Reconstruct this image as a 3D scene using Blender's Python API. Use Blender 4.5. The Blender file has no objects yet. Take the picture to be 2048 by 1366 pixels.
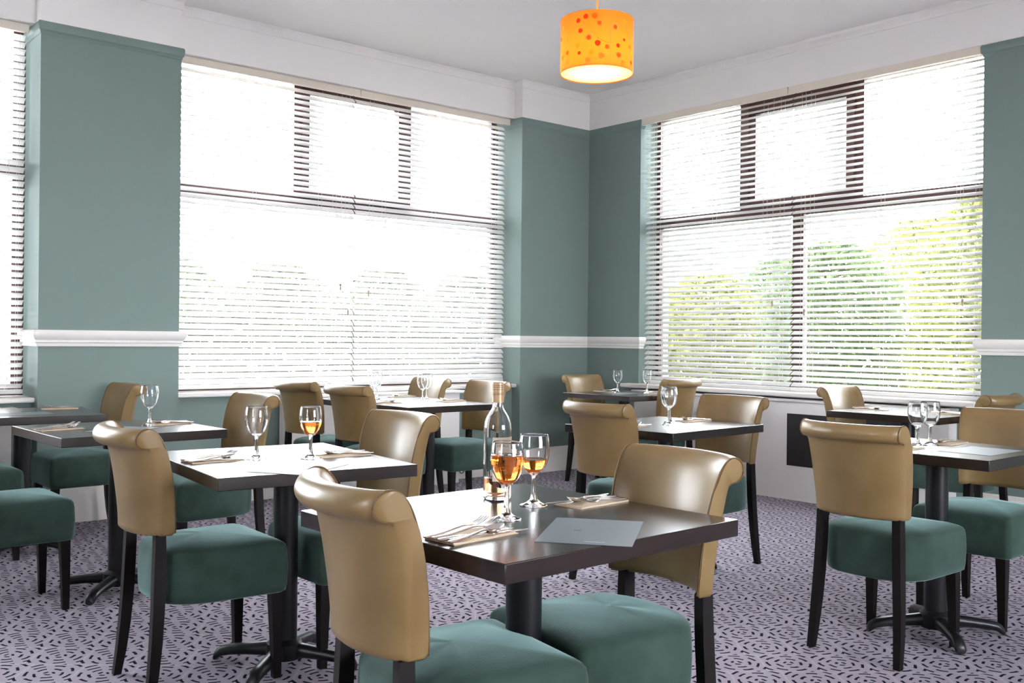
import bpy, bmesh, math, random
from mathutils import Vector, Matrix
random.seed(7)
S = bpy.context.scene
COL = S.collection
PI = math.pi
R = math.radians

# ------------------------------------------------------------------ camera
H = 1.2                                   # eye height
F_PX = 1986.0
YAW = R(49.617)                           # view direction, measured from +X towards +Y
ROLL = R(0.5715)
cd = bpy.data.cameras.new('camera'); cam = bpy.data.objects.new('camera', cd); COL.objects.link(cam)
cd.sensor_fit = 'HORIZONTAL'; cd.sensor_width = 36.0
cd.lens = F_PX / 2048 * 36.0
cd.shift_y = -5.16 / 2048
cd.clip_start = 0.05; cd.clip_end = 200
fw = Vector((math.cos(YAW), math.sin(YAW), 0)); up = Vector((0, 0, 1)); rt = fw.cross(up)
m = Matrix((rt, up, -fw)).transposed()    # columns: camera x, y, z
m = m @ Matrix.Rotation(ROLL, 3, 'Z')
cam.matrix_world = Matrix.Translation((0, 0, H)) @ m.to_4x4()
S.camera = cam

# ------------------------------------------------------------------ world, sun, exposure
S.view_settings.view_transform = 'Standard'
S.view_settings.look = 'None'
S.view_settings.gamma = 1.0
S.view_settings.use_curve_mapping = False
S.view_settings.exposure = 1.55
W = bpy.data.worlds.new('World'); S.world = W; W.use_nodes = True
bg = W.node_tree.nodes['Background']
bg.inputs['Color'].default_value = (0.93, 0.945, 1.0, 1); bg.inputs['Strength'].default_value = 11.0
sd = bpy.data.lights.new('sun', 'SUN'); sun = bpy.data.objects.new('sun', sd); COL.objects.link(sun)
sd.energy = 8.0; sd.angle = R(1.0); sd.color = (1.0, 0.95, 0.88)
sdir = Vector((0.10, -0.38, -0.92))       # light travels along this: high, from beyond the left windows
sun.rotation_euler = sdir.to_track_quat('-Z', 'Y').to_euler(); sun.location = (0, 12, 20)

# ------------------------------------------------------------------ node material helpers
def new_mat(name):
    mt = bpy.data.materials.new(name); mt.use_nodes = True
    nt = mt.node_tree
    return mt, nt, nt.nodes['Principled BSDF']
def N(nt, typ, **kw):
    n = nt.nodes.new(typ)
    for k, v in kw.items():
        if k.startswith('i_'):
            key = k[2:]
            key = int(key) if key.isdigit() else key.replace('_', ' ')
            n.inputs[key].default_value = v
        else: setattr(n, k, v)
    return n
def L(nt, a, b): nt.links.new(a, b)
def math_n(nt, op, a, b=None, c=None):
    n = nt.nodes.new('ShaderNodeMath'); n.operation = op
    for i, v in enumerate((a, b, c)):
        if v is None: continue
        if isinstance(v, (int, float)): n.inputs[i].default_value = v
        else: nt.links.new(v, n.inputs[i])
    return n.outputs[0]
def set_in(b, **kw):
    for k, v in kw.items():
        k = k.replace('_', ' ')
        if k in b.inputs:
            b.inputs[k].default_value = v if not (isinstance(v, tuple) and len(v) == 3) else (*v, 1)
def noise_bump(nt, b, scale, strength, dist=0.01, detail=3, coord='Object'):
    tc = N(nt, 'ShaderNodeTexCoord'); no = N(nt, 'ShaderNodeTexNoise', i_Scale=scale, i_Detail=detail)
    L(nt, tc.outputs[coord], no.inputs['Vector'])
    bp = N(nt, 'ShaderNodeBump', i_Strength=strength, i_Distance=dist)
    L(nt, no.outputs['Fac'], bp.inputs['Height']); L(nt, bp.outputs['Normal'], b.inputs['Normal'])
    return no
def tint(nt, b, no, c1, c2, lo=0.35, hi=0.65):
    cr = N(nt, 'ShaderNodeValToRGB')
    cr.color_ramp.elements[0].position = lo; cr.color_ramp.elements[0].color = (*c1, 1)
    cr.color_ramp.elements[1].position = hi; cr.color_ramp.elements[1].color = (*c2, 1)
    L(nt, no.outputs['Fac'], cr.inputs['Fac']); L(nt, cr.outputs['Color'], b.inputs['Base Color'])
def simple(name, col, rough=0.5, spec=0.5, bump=None, c2=None, nscale=8, **kw):
    mt, nt, b = new_mat(name)
    set_in(b, Base_Color=col, Roughness=rough, Specular_IOR_Level=spec, **kw)
    no = noise_bump(nt, b, bump[0] if bump else nscale, bump[1] if bump else 0.02, bump[2] if bump else 0.002)
    if c2: tint(nt, b, no, col, c2)
    return mt

TEAL = (0.192, 0.258, 0.242)
M = {}
M['teal'] = simple('teal_paint', TEAL, 0.55, 0.3, bump=(30, 0.05, 0.002))
M['white'] = simple('white_paint', (0.86, 0.835, 0.82), 0.6, 0.3, bump=(30, 0.04, 0.002))
M['gloss_white'] = simple('white_gloss_paint', (0.84, 0.81, 0.78), 0.35, 0.4, bump=(12, 0.03, 0.002))
M['ceiling'] = simple('ceiling_paint', (0.88, 0.855, 0.845), 0.7, 0.2, bump=(25, 0.03, 0.002))
M['frame'] = simple('dark_brown_window_frame', (0.07, 0.030, 0.026), 0.4, 0.4, bump=(60, 0.03, 0.001))
M['valance'] = simple('cream_valance', (0.78, 0.70, 0.60), 0.45, 0.4, bump=(40, 0.02, 0.001))
M['leg'] = simple('black_brown_stained_wood', (0.007, 0.0045, 0.0045), 0.45, 0.2, bump=(90, 0.04, 0.001))
M['iron'] = simple('black_cast_iron', (0.008, 0.008, 0.011), 0.36, 0.35, bump=(150, 0.06, 0.001))
M['vent'] = simple('black_vent_mesh', (0.016, 0.014, 0.016), 0.6, 0.3, bump=(200, 0.3, 0.002))
M['steel'] = simple('polished_steel', (0.78, 0.75, 0.72), 0.16, 0.5, bump=(20, 0.01, 0.001), Metallic=1.0)
M['napkin'] = simple('cream_paper_napkin', (0.80, 0.66, 0.50), 0.8, 0.2, bump=(120, 0.1, 0.001))
M['menu'] = simple('grey_blue_menu_card', (0.125, 0.160, 0.180), 0.42, 0.35, bump=(60, 0.02, 0.001))
M['menu_ink'] = simple('dark_ink', (0.06, 0.07, 0.08), 0.5, 0.3)
M['menu_white'] = simple('pale_ink', (0.45, 0.48, 0.50), 0.5, 0.3)
M['cap'] = simple('tan_foil_cap', (0.46, 0.30, 0.17), 0.38, 0.5, bump=(80, 0.04, 0.001), Metallic=0.25)
M['capline'] = simple('dark_foil_line', (0.09, 0.045, 0.03), 0.4, 0.5)
M['label'] = simple('cream_bottle_label', (0.72, 0.63, 0.50), 0.6, 0.3, bump=(90, 0.03, 0.001))
M['ink'] = simple('label_ink', (0.05, 0.045, 0.045), 0.6, 0.3)
M['cord'] = simple('white_cord', (0.75, 0.72, 0.66), 0.7, 0.2)
M['tassel'] = simple('wooden_tassel', (0.33, 0.25, 0.16), 0.5, 0.3)
M['gold_cord'] = simple('amber_flex', (0.75, 0.40, 0.08), 0.5, 0.3)
M['lawn'] = simple('pale_gravel', (0.30, 0.29, 0.29), 0.9, 0.1, bump=(20, 0.4, 0.03), c2=(0.42, 0.41, 0.41))
M['bark'] = simple('bark', (0.10, 0.07, 0.05), 0.9, 0.1, bump=(15, 0.5, 0.02))
M['valve'] = simple('black_valve', (0.03, 0.03, 0.03), 0.4, 0.5)

def mat_leather():
    mt, nt, b = new_mat('tan_leatherette')
    set_in(b, Roughness=0.42, Specular_IOR_Level=0.45, Coat_Weight=0.35, Coat_Roughness=0.25)
    no = noise_bump(nt, b, 7.0, 0.10, 0.02, 2)
    tint(nt, b, no, (0.215, 0.134, 0.047), (0.245, 0.158, 0.060))
    return mt
M['leather'] = mat_leather()
M['piping'] = simple('tan_piping', (0.16, 0.09, 0.035), 0.45, 0.4)

def mat_velvet():
    mt, nt, b = new_mat('teal_velour')
    set_in(b, Roughness=0.85, Specular_IOR_Level=0.15, Sheen_Weight=0.5, Sheen_Roughness=0.4, Sheen_Tint=(0.55, 0.85, 0.85))
    tc = N(nt, 'ShaderNodeTexCoord')
    big = N(nt, 'ShaderNodeTexNoise', i_Scale=7.0, i_Detail=3.0); L(nt, tc.outputs['Object'], big.inputs['Vector'])
    wv = N(nt, 'ShaderNodeTexNoise', i_Scale=240.0, i_Detail=1.0); L(nt, tc.outputs['Object'], wv.inputs['Vector'])
    bp = N(nt, 'ShaderNodeBump', i_Strength=0.25, i_Distance=0.002); L(nt, wv.outputs['Fac'], bp.inputs['Height'])
    L(nt, bp.outputs['Normal'], b.inputs['Normal'])
    tint(nt, b, big, (0.028, 0.050, 0.039), (0.045, 0.077, 0.063))
    return mt
M['velvet'] = mat_velvet()

def mat_tabletop():
    mt, nt, b = new_mat('dark_wenge_tabletop')
    set_in(b, Roughness=0.26, Specular_IOR_Level=0.35, Coat_Weight=0.3, Coat_Roughness=0.16, Coat_IOR=1.55)
    tc = N(nt, 'ShaderNodeTexCoord'); mp = N(nt, 'ShaderNodeMapping'); mp.inputs['Scale'].default_value = (3, 60, 60)
    L(nt, tc.outputs['Object'], mp.inputs['Vector'])
    no = N(nt, 'ShaderNodeTexNoise', i_Scale=2.0, i_Detail=5.0); L(nt, mp.outputs['Vector'], no.inputs['Vector'])
    tint(nt, b, no, (0.008, 0.0045, 0.0038), (0.024, 0.013, 0.010), 0.3, 0.75)
    bp = N(nt, 'ShaderNodeBump', i_Strength=0.06, i_Distance=0.001); L(nt, no.outputs['Fac'], bp.inputs['Height'])
    L(nt, bp.outputs['Normal'], b.inputs['Normal'])
    return mt
M['table'] = mat_tabletop()

def mat_glass(name, col, ior=1.5):
    mt, nt, b = new_mat(name)
    set_in(b, Base_Color=col, Roughness=0.0, Transmission_Weight=1.0, IOR=ior)
    return mt
M['glass'] = mat_glass('clear_glass', (0.985, 0.99, 1.0), 1.46)
M['wine'] = mat_glass('rose_wine', (1.0, 0.27, 0.045), 1.34)
M['wine_pale'] = mat_glass('pale_rose_wine', (1.0, 0.52, 0.28), 1.34)

def mat_pane():
    mt, nt, b = new_mat('window_glass')
    tr = N(nt, 'ShaderNodeBsdfTransparent'); tr.inputs['Color'].default_value = (0.96, 0.98, 0.98, 1)
    gl = N(nt, 'ShaderNodeBsdfGlossy', i_Roughness=0.02)
    fr = N(nt, 'ShaderNodeFresnel', i_IOR=1.45)
    mx = N(nt, 'ShaderNodeMixShader'); L(nt, fr.outputs[0], mx.inputs[0]); L(nt, tr.outputs[0], mx.inputs[1]); L(nt, gl.outputs[0], mx.inputs[2])
    L(nt, mx.outputs[0], nt.nodes['Material Output'].inputs['Surface'])
    return mt
M['pane'] = mat_pane()

def mat_slat():
    mt, nt, b = new_mat('white_painted_slat')
    set_in(b, Base_Color=(0.86, 0.855, 0.845), Roughness=0.45, Specular_IOR_Level=0.4)
    noise_bump(nt, b, 30, 0.02, 0.001)
    tl = N(nt, 'ShaderNodeBsdfTranslucent'); tl.inputs['Color'].default_value = (0.90, 0.86, 0.80, 1)
    mx = N(nt, 'ShaderNodeMixShader'); mx.inputs[0].default_value = 0.16
    L(nt, b.outputs[0], mx.inputs[1]); L(nt, tl.outputs[0], mx.inputs[2])
    L(nt, mx.outputs[0], nt.nodes['Material Output'].inputs['Surface'])
    return mt
M['slat'] = mat_slat()

def mat_leaf(name, c1, c2):
    mt, nt, b = new_mat(name)
    set_in(b, Roughness=0.6, Specular_IOR_Level=0.2)
    no = noise_bump(nt, b, 3.0, 0.05, 0.01)
    tint(nt, b, no, c1, c2)
    tl = N(nt, 'ShaderNodeBsdfTranslucent'); tl.inputs['Color'].default_value = (*[min(1, x * 1.3) for x in c2], 1)
    mx = N(nt, 'ShaderNodeMixShader'); mx.inputs[0].default_value = 0.35
    L(nt, b.outputs[0], mx.inputs[1]); L(nt, tl.outputs[0], mx.inputs[2])
    L(nt, mx.outputs[0], nt.nodes['Material Output'].inputs['Surface'])
    return mt
M['leaf_green'] = mat_leaf('green_leaves', (0.022, 0.042, 0.014), (0.060, 0.090, 0.026))
M['leaf_grey'] = mat_leaf('grey_green_leaves', (0.035, 0.042, 0.026), (0.075, 0.082, 0.050))
M['leaf_yellow'] = mat_leaf('yellow_green_leaves', (0.045, 0.065, 0.016), (0.140, 0.145, 0.030))

def mat_carpet():
    mt, nt, b = new_mat('patterned_carpet')
    set_in(b, Roughness=0.95, Specular_IOR_Level=0.04)
    tc = N(nt, 'ShaderNodeTexCoord')
    wob = N(nt, 'ShaderNodeTexNoise', i_Scale=14.0, i_Detail=1.0); L(nt, tc.outputs['Object'], wob.inputs['Vector'])
    sub = N(nt, 'ShaderNodeVectorMath', operation='SUBTRACT'); sub.inputs[1].default_value = (0.5, 0.5, 0.5); L(nt, wob.outputs['Color'], sub.inputs[0])
    scl = N(nt, 'ShaderNodeVectorMath', operation='SCALE'); scl.inputs['Scale'].default_value = 0.014; L(nt, sub.outputs[0], scl.inputs[0])
    add = N(nt, 'ShaderNodeVectorMath', operation='ADD'); L(nt, tc.outputs['Object'], add.inputs[0]); L(nt, scl.outputs[0], add.inputs[1])
    # lattice directions on the floor: rows run along v, columns lean a little
    mp = N(nt, 'ShaderNodeMapping'); mp.vector_type = 'TEXTURE'; mp.inputs['Rotation'].default_value = (0, 0, YAW - PI / 2)
    L(nt, add.outputs[0], mp.inputs['Vector'])
    sp = N(nt, 'ShaderNodeSeparateXYZ'); L(nt, mp.outputs[0], sp.inputs[0])
    u, v = sp.outputs[0], sp.outputs[1]
    P, Q, SH = 0.194, 0.190, -0.042
    bq = math_n(nt, 'DIVIDE', v, Q)
    bf = math_n(nt, 'FLOOR', bq)
    a0 = math_n(nt, 'DIVIDE', math_n(nt, 'SUBTRACT', u, math_n(nt, 'MULTIPLY', bf, SH)), P)
    lx = math_n(nt, 'MULTIPLY', math_n(nt, 'SUBTRACT', math_n(nt, 'FRACT', a0), 0.5), P)
    ly = math_n(nt, 'MULTIPLY', math_n(nt, 'SUBTRACT', math_n(nt, 'FRACT', bq), 0.5), Q)
    r = math_n(nt, 'SQRT', math_n(nt, 'ADD', math_n(nt, 'MULTIPLY', lx, lx), math_n(nt, 'MULTIPLY', ly, ly)))
    th = math_n(nt, 'ARCTAN2', ly, lx)
    RS = 0.0315
    q = math_n(nt, 'DIVIDE', r, RS)
    k = math_n(nt, 'FLOOR', q)
    band = math_n(nt, 'ABSOLUTE', math_n(nt, 'SUBTRACT', math_n(nt, 'FRACT', q), 0.5))
    bandm = math_n(nt, 'LESS_THAN', band, 0.165)
    nd = math_n(nt, 'ADD', math_n(nt, 'MULTIPLY', k, 2.0), 3.0)
    ph = math_n(nt, 'MULTIPLY', k, 1.9)
    dash = math_n(nt, 'SINE', math_n(nt, 'ADD', math_n(nt, 'MULTIPLY', th, nd), ph))
    dashm = math_n(nt, 'GREATER_THAN', dash, -0.3)
    cell = math_n(nt, 'LESS_THAN', r, 0.118)
    mask = math_n(nt, 'MULTIPLY', math_n(nt, 'MULTIPLY', bandm, dashm), cell)
    # pale veins where neighbouring rosettes meet
    ex = math_n(nt, 'SUBTRACT', P / 2, math_n(nt, 'ABSOLUTE', lx)); ey = math_n(nt, 'SUBTRACT', Q / 2, math_n(nt, 'ABSOLUTE', ly))
    vein = math_n(nt, 'LESS_THAN', math_n(nt, 'MINIMUM', ex, ey), 0.004)
    pile = N(nt, 'ShaderNodeTexNoise', i_Scale=160.0, i_Detail=2.0); L(nt, tc.outputs['Object'], pile.inputs['Vector'])
    base = N(nt, 'ShaderNodeMix', data_type='RGBA'); base.inputs[6].default_value = (0.295, 0.26, 0.32, 1); base.inputs[7].default_value = (0.40, 0.36, 0.42, 1)
    L(nt, pile.outputs['Fac'], base.inputs[0])
    m1 = N(nt, 'ShaderNodeMix', data_type='RGBA'); m1.inputs[7].default_value = (0.52, 0.48, 0.48, 1)
    L(nt, math_n(nt, 'MULTIPLY', vein, 0.35), m1.inputs[0]); L(nt, base.outputs[2], m1.inputs[6])
    m2 = N(nt, 'ShaderNodeMix', data_type='RGBA'); m2.inputs[7].default_value = (0.012, 0.010, 0.020, 1)
    L(nt, math_n(nt, 'MULTIPLY', mask, 1.0), m2.inputs[0]); L(nt, m1.outputs[2], m2.inputs[6])
    L(nt, m2.outputs[2], b.inputs['Base Color'])
    bp = N(nt, 'ShaderNodeBump', i_Strength=0.35, i_Distance=0.004); L(nt, pile.outputs['Fac'], bp.inputs['Height'])
    L(nt, bp.outputs['Normal'], b.inputs['Normal'])
    return mt
M['carpet'] = mat_carpet()

def mat_shade(name, col, trans):
    mt, nt, b = new_mat(name)
    set_in(b, Base_Color=col, Roughness=0.6, Specular_IOR_Level=0.2)
    noise_bump(nt, b, 150, 0.05, 0.001)
    tl = N(nt, 'ShaderNodeBsdfTranslucent'); tl.inputs['Color'].default_value = (*col, 1)
    mx = N(nt, 'ShaderNodeMixShader'); mx.inputs[0].default_value = trans
    L(nt, b.outputs[0], mx.inputs[1]); L(nt, tl.outputs[0], mx.inputs[2])
    L(nt, mx.outputs[0], nt.nodes['Material Output'].inputs['Surface'])
    return mt
M['shade'] = mat_shade('amber_lampshade_fabric', (0.88, 0.40, 0.045), 0.5)
M['diffuser'] = mat_shade('white_diffuser', (0.92, 0.86, 0.74), 0.6)
M['dot_red'] = mat_shade('red_dots', (0.62, 0.085, 0.02), 0.5)
M['dot_orange'] = mat_shade('orange_dots', (0.80, 0.26, 0.02), 0.5)
M['dot_yellow'] = mat_shade('yellow_dots', (0.95, 0.62, 0.04), 0.55)
M['dot_line'] = mat_shade('pale_stems', (0.92, 0.62, 0.20), 0.55)

# ------------------------------------------------------------------ mesh helpers
class MB:
    def __init__(s): s.v = []; s.f = []; s.mi = []
    def add(s, vs, fs, mi=0):
        o = len(s.v); s.v += [tuple(p) for p in vs]; s.f += [tuple(o + i for i in f) for f in fs]; s.mi += [mi] * len(fs); return s
    def box(s, a, b, mi=0):
        x0, y0, z0 = a; x1, y1, z1 = b
        return s.add([(x0,y0,z0),(x1,y0,z0),(x1,y1,z0),(x0,y1,z0),(x0,y0,z1),(x1,y0,z1),(x1,y1,z1),(x0,y1,z1)],
                     [(0,3,2,1),(4,5,6,7),(0,1,5,4),(1,2,6,5),(2,3,7,6),(3,0,4,7)], mi)
    def loft(s, rings, cap0=True, cap1=True, closed=True, mi=0):
        n = len(rings[0]); vs = [p for r in rings for p in r]; fs = []
        for i in range(len(rings) - 1):
            for j in range(n if closed else n - 1):
                k = (j + 1) % n
                fs.append((i*n+j, i*n+k, (i+1)*n+k, (i+1)*n+j))
        if cap0: fs.append(tuple(reversed(range(n))))
        if cap1: fs.append(tuple((len(rings)-1)*n + j for j in range(n)))
        return s.add(vs, fs, mi)
    def lathe(s, prof, n=32, c=(0,0), closed_prof=False, mi=0):
        # prof: (r, z) list; revolved about z through c
        pts = list(prof); vs = []; fs = []
        for (r, z) in pts:
            for j in range(n):
                a = 2*PI*j/n; vs.append((c[0]+r*math.cos(a), c[1]+r*math.sin(a), z))
        m_ = len(pts)
        for i in range(m_ if closed_prof else m_ - 1):
            i2 = (i+1) % m_
            for j in range(n):
                k = (j+1) % n
                fs.append((i*n+j, i*n+k, i2*n+k, i2*n+j))
        return s.add(vs, fs, mi)
    def tube(s, pts, r, n=8, mi=0, cap=True):
        pts = [Vector(p) for p in pts]; rings = []
        for i, p in enumerate(pts):
            t = (pts[min(i+1, len(pts)-1)] - pts[max(i-1, 0)]).normalized()
            a = t.cross(Vector((0,0,1)))
            if a.length < 1e-3: a = t.cross(Vector((1,0,0)))
            a.normalize(); b = t.cross(a)
            rr = r[i] if isinstance(r, (list, tuple)) else r
            rings.append([p + (a*math.cos(2*PI*j/n) + b*math.sin(2*PI*j/n))*rr for j in range(n)])
        return s.loft(rings, cap, cap, True, mi)
    def mesh(s, name, mats, angle=38, weld=0.0):
        me = bpy.data.meshes.new(name)
        me.from_pydata(s.v, [], s.f)
        for mt in (mats if isinstance(mats, (list, tuple)) else [mats]): me.materials.append(mt)
        for p, mi in zip(me.polygons, s.mi): p.material_index = mi
        bm = bmesh.new(); bm.from_mesh(me)
        bmesh.ops.remove_doubles(bm, verts=bm.verts, dist=max(weld, 1e-6))
        bmesh.ops.recalc_face_normals(bm, faces=bm.faces)
        ca = R(angle)
        for f in bm.faces: f.smooth = True
        for e in bm.edges:
            if len(e.link_faces) != 2 or e.calc_face_angle(0) > ca: e.smooth = False
        bm.to_mesh(me); bm.free(); me.update()
        return me
    def build(s, name, mats, parent=None, loc=(0,0,0), rot=0, angle=38):
        return obj(name, s.mesh(name, mats, angle), parent, loc, rot)
def obj(name, me, parent=None, loc=(0,0,0), rot=0):
    o = bpy.data.objects.new(name, me); COL.objects.link(o)
    o.location = loc; o.rotation_euler = (0, 0, rot)
    if parent: o.parent = parent
    return o
def bevel(o, w=0.003, seg=2):
    md = o.modifiers.new('bevel', 'BEVEL'); md.width = w; md.segments = seg; md.limit_method = 'ANGLE'
def empty(name, loc=(0,0,0), rot=0):
    o = bpy.data.objects.new(name, None); COL.objects.link(o); o.location = loc; o.rotation_euler = (0,0,rot); o.empty_display_size = 0.1
    return o
def tag(o, label, cat, group=None, kind=None):
    o['label'] = label; o['category'] = cat
    if group: o['group'] = group
    if kind: o['kind'] = kind
    return o
def struct(o, label=None):
    o['kind'] = 'structure'
    if label: o['label'] = label
    return o
def dup(root, loc, rot, label, group=None):
    r = root.copy(); COL.objects.link(r); r.location = loc; r.rotation_euler = (0,0,rot); r['label'] = label
    if group: r['group'] = group
    for ch in list(root.children):
        c = ch.copy(); COL.objects.link(c); c.parent = r
        for g in list(ch.children):
            d = g.copy(); COL.objects.link(d); d.parent = c
    return r

# ------------------------------------------------------------------ room
XB, YP, YR, YT = 6.586, 6.649, 6.76, 7.10        # right wall, pier faces, recessed wall face, outer face
ZR, ZC = 3.16, 3.494                              # picture rail, ceiling
XB2 = 6.98
X0, Y0 = -3.2, -4.2                               # walls behind the viewer
PIER = (1.765, 2.665); PR = 5.752
AX = (2.665, 5.752); CX = (-1.3, 1.765); BY = (2.977, 6.0)
ZS, ZH, ZL = 0.80, 3.235, 3.168                               # sill, head
f = MB().box((X0, Y0, -0.1), (XB2, YT, 0.0)).build('floor', M['carpet']); struct(f, 'lilac grey carpet with dark dashed rings')
c = MB().box((X0, Y0, ZC), (XB2, YT, ZC + 0.15)).build('ceiling', M['ceiling']); struct(c)
w = MB()
def pier(x0, x1):
    w.box((x0, YP, 0), (x1, YT, ZR)); w.box((x0, YP, ZR), (x1, YT, ZC), 1)
pier(*PIER); pier(PR, XB2); pier(X0, CX[0])
for a, b_ in (AX, CX):
    w.box((a, YR, 0), (b_, YT, ZS - 0.03)); w.box((a, YR, ZL), (b_, 6.93, ZC), 1); w.box((a, 6.93, ZH), (b_, YT, ZC), 1)
struct(w.build('wall_left', [M['teal'], M['white']]))
w = MB()
w.box((XB, BY[1], 0), (XB2, YP, ZR)); w.box((XB, BY[1], ZR), (XB2, YP, ZC), 1)
w.box((XB, Y0, 0), (XB2, BY[0], ZR)); w.box((XB, Y0, ZR), (XB2, BY[0], ZC), 1)
w.box((XB + 0.03, BY[0], 0), (XB2, BY[1], ZS - 0.03)); w.box((XB, BY[0], ZL), (6.74, BY[1], ZC), 1); w.box((6.74, BY[0], ZH), (XB2, BY[1], ZC), 1)
struct(w.build('wall_right', [M['teal'], M['white']]))
# walls behind the viewer, each with an opening added to let in fill light
def holed(axis, pos, th, lo, hi, o0, o1, z0, z1, name):
    q = MB()
    def bx(a, b_, za, zb, mi):
        if axis == 'x': q.box((pos - th, a, za), (pos, b_, zb), mi)
        else: q.box((a, pos - th, za), (b_, pos, zb), mi)
    for za, zb, mi in ((0, z0, 0), (z0, z1, 0), (z1, ZC, 1)):
        if za == z0: bx(lo, o0, za, zb, mi); bx(o1, hi, za, zb, mi)
        else: bx(lo, hi, za, zb, mi)
    return struct(q.build(name, [M['teal'], M['white']]))
holed('x', X0, 0.2, Y0, YT, 0.6, 1.4, 1.10, 2.30, 'wall_back')
holed('y', Y0, 0.2, X0, XB2, 1.5, 4.5, 0.90, 2.60, 'wall_front')

# mouldings: profile (out, z) swept along a wall
def sweep(name, prof, path, mat, lab=None):
    # path: list of (x, y) with room on the right-hand side handled by explicit outward normals
    q = MB()
    n = len(path); rings = []
    for i, (p, nm) in enumerate(path):
        rings.append([(p[0] + nm[0]*o, p[1] + nm[1]*o, z) for o, z in prof])
    q.loft(rings)
    return q.build(name, mat)
DADO = [(0.0, 1.125), (0.012, 1.125), (0.014, 1.145), (0.022, 1.150), (0.022, 1.165), (0.030, 1.175), (0.040, 1.195), (0.040, 1.215), (0.030, 1.228), (0.0, 1.228)]
RAIL = [(0.0, 3.085), (0.004, 3.085), (0.006, 3.100), (0.014, 3.108), (0.017, 3.135), (0.017, 3.150), (0.012, 3.162), (0.0, 3.162)]
CORN = [(0.0, 3.425), (0.006, 3.425), (0.010, 3.440), (0.010, 3.475), (0.022, 3.488), (0.022, 3.4939), (0.0, 3.4939)]
BASE = [(0.0, 0.0), (0.020, 0.0), (0.020, 0.175), (0.014, 0.185), (0.014, 0.205), (0.006, 0.222), (0.0, 0.222)]
d2 = math.sqrt(0.5)
LP = [((PIER[0], 6.985), (-1, 0)), ((PIER[0], YP), (-1, -1)), ((PIER[1], YP), (1, -1)), ((PIER[1], 6.90), (1, 0))]
RP = [((PR, 6.985), (-1, 0)), ((PR, YP), (-1, -1)), ((XB, YP), (-1, -1)), ((XB, BY[1]), (-1, -1)), ((XB + 0.05, BY[1]), (0, -1))]
RW = [((XB + 0.06, BY[0]), (0, 1)), ((XB, BY[0]), (-1, 1)), ((XB, Y0), (-1, 0))]
for i, (nm, pth) in enumerate((('pier', LP), ('corner', RP), ('right', RW))):
    struct(sweep('trim_%d' % (i + 1), DADO, pth, M['gloss_white']), 'white dado rail')
    struct(sweep('trim_%d' % (i + 4), RAIL, pth, M['teal']), 'teal picture rail')
struct(sweep('baseboard_left', BASE, LP, M['gloss_white']))
struct(sweep('baseboard_corner', BASE, RP[:-1], M['gloss_white']))
struct(sweep('baseboard_right', BASE, RW[1:], M['gloss_white']))
struct(sweep('baseboard_recess', BASE, [((AX[0], YR), (0, -1)), ((AX[1], YR), (0, -1))], M['gloss_white']))
CP = [((CX[0], YR), (0, -1)), ((PIER[0], YR), (-1, -1)), ((PIER[0], YP), (-1, -1)), ((PIER[1], YP), (1, -1)), ((PIER[1], YR), (1, -1)), ((PR, YR), (-1, -1)), ((PR, YP), (-1, -1)), ((XB, YP), (-1, -1)), ((XB, Y0), (-1, 0))]
co = sweep('trim_7', CORN, CP, M['white']); struct(co, 'white cornice with a fine beaded strip')
q = MB()
x = AX[0] + 0.02
while x < AX[1]: q.box((x, YR - 0.0122, 3.446), (x + 0.011, YR - 0.004, 3.470)); x += 0.022
y = 0.4
while y < 6.0: q.box((XB - 0.0122, y, 3.446), (XB - 0.004, y + 0.011, 3.470)); y += 0.022
b_ = q.build('beading', M['white'], co)

# sills and radiator covers
q = MB().box((AX[0] - 0.0, 6.69, ZS - 0.03), (AX[1], 6.99, ZS)); s = q.build('trim_8', M['gloss_white']); bevel(s, 0.008); struct(s, 'white sill of the left window')
q = MB().box((CX[0], 6.69, ZS - 0.03), (CX[1] - 0.0, 6.99, ZS)); s = q.build('trim_9', M['gloss_white']); bevel(s, 0.008); struct(s, 'white sill of the far left window')
q = MB().box((6.47, BY[0] - 0.005, ZS - 0.02), (6.80, 6.12, ZS + 0.015)); s = q.build('trim_10', M['gloss_white']); bevel(s, 0.008); struct(s, 'white sill of the right window')
def rad_cover(name, a, b, shelf, label, grille=None):
    e = empty(name, ((a[0]+b[0])/2, (a[1]+b[1])/2, 0)); tag(e, label, 'radiator cover')
    off = Vector(e.location)
    def loc(p): return (p[0]-off.x, p[1]-off.y, p[2])
    p_ = MB().box(loc(a), loc(b)).build('casing', M['white'], e)
    s_ = MB().box(loc(shelf[0]), loc(shelf[1])).build('shelf', M['gloss_white'], e); bevel(s_, 0.008)
    if grille:
        MB().box(loc(grille[0]), loc(grille[1])).build('grille', M['vent'], e)
    return e
rad_cover('radiator_cover', (3.47, 6.58, 0.0), (5.03, YR - 0.021, 0.745), ((3.44, 6.54, 0.745), (5.07, YR - 0.001, 0.768)), 'white radiator cover under the left window behind the four-seat table')
rad_cover('radiator_cover', (-0.6, 6.58, 0.0), (1.60, YR, 0.72), ((-0.6, 6.53, 0.72), (1.65, YR - 0.001, 0.745)), 'white radiator cover at the left edge beside the teal pier')
rad_cover('radiator_cover', (6.50, 3.147, 0.0), (XB + 0.028, 5.97, 0.74), ((6.485, 3.13, 0.74), (XB + 0.028, 6.0, 0.765)), 'long white radiator cover with black grille under the right window',
          ((6.492, 3.42, 0.262), (6.5, 4.395, 0.655)))

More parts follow.
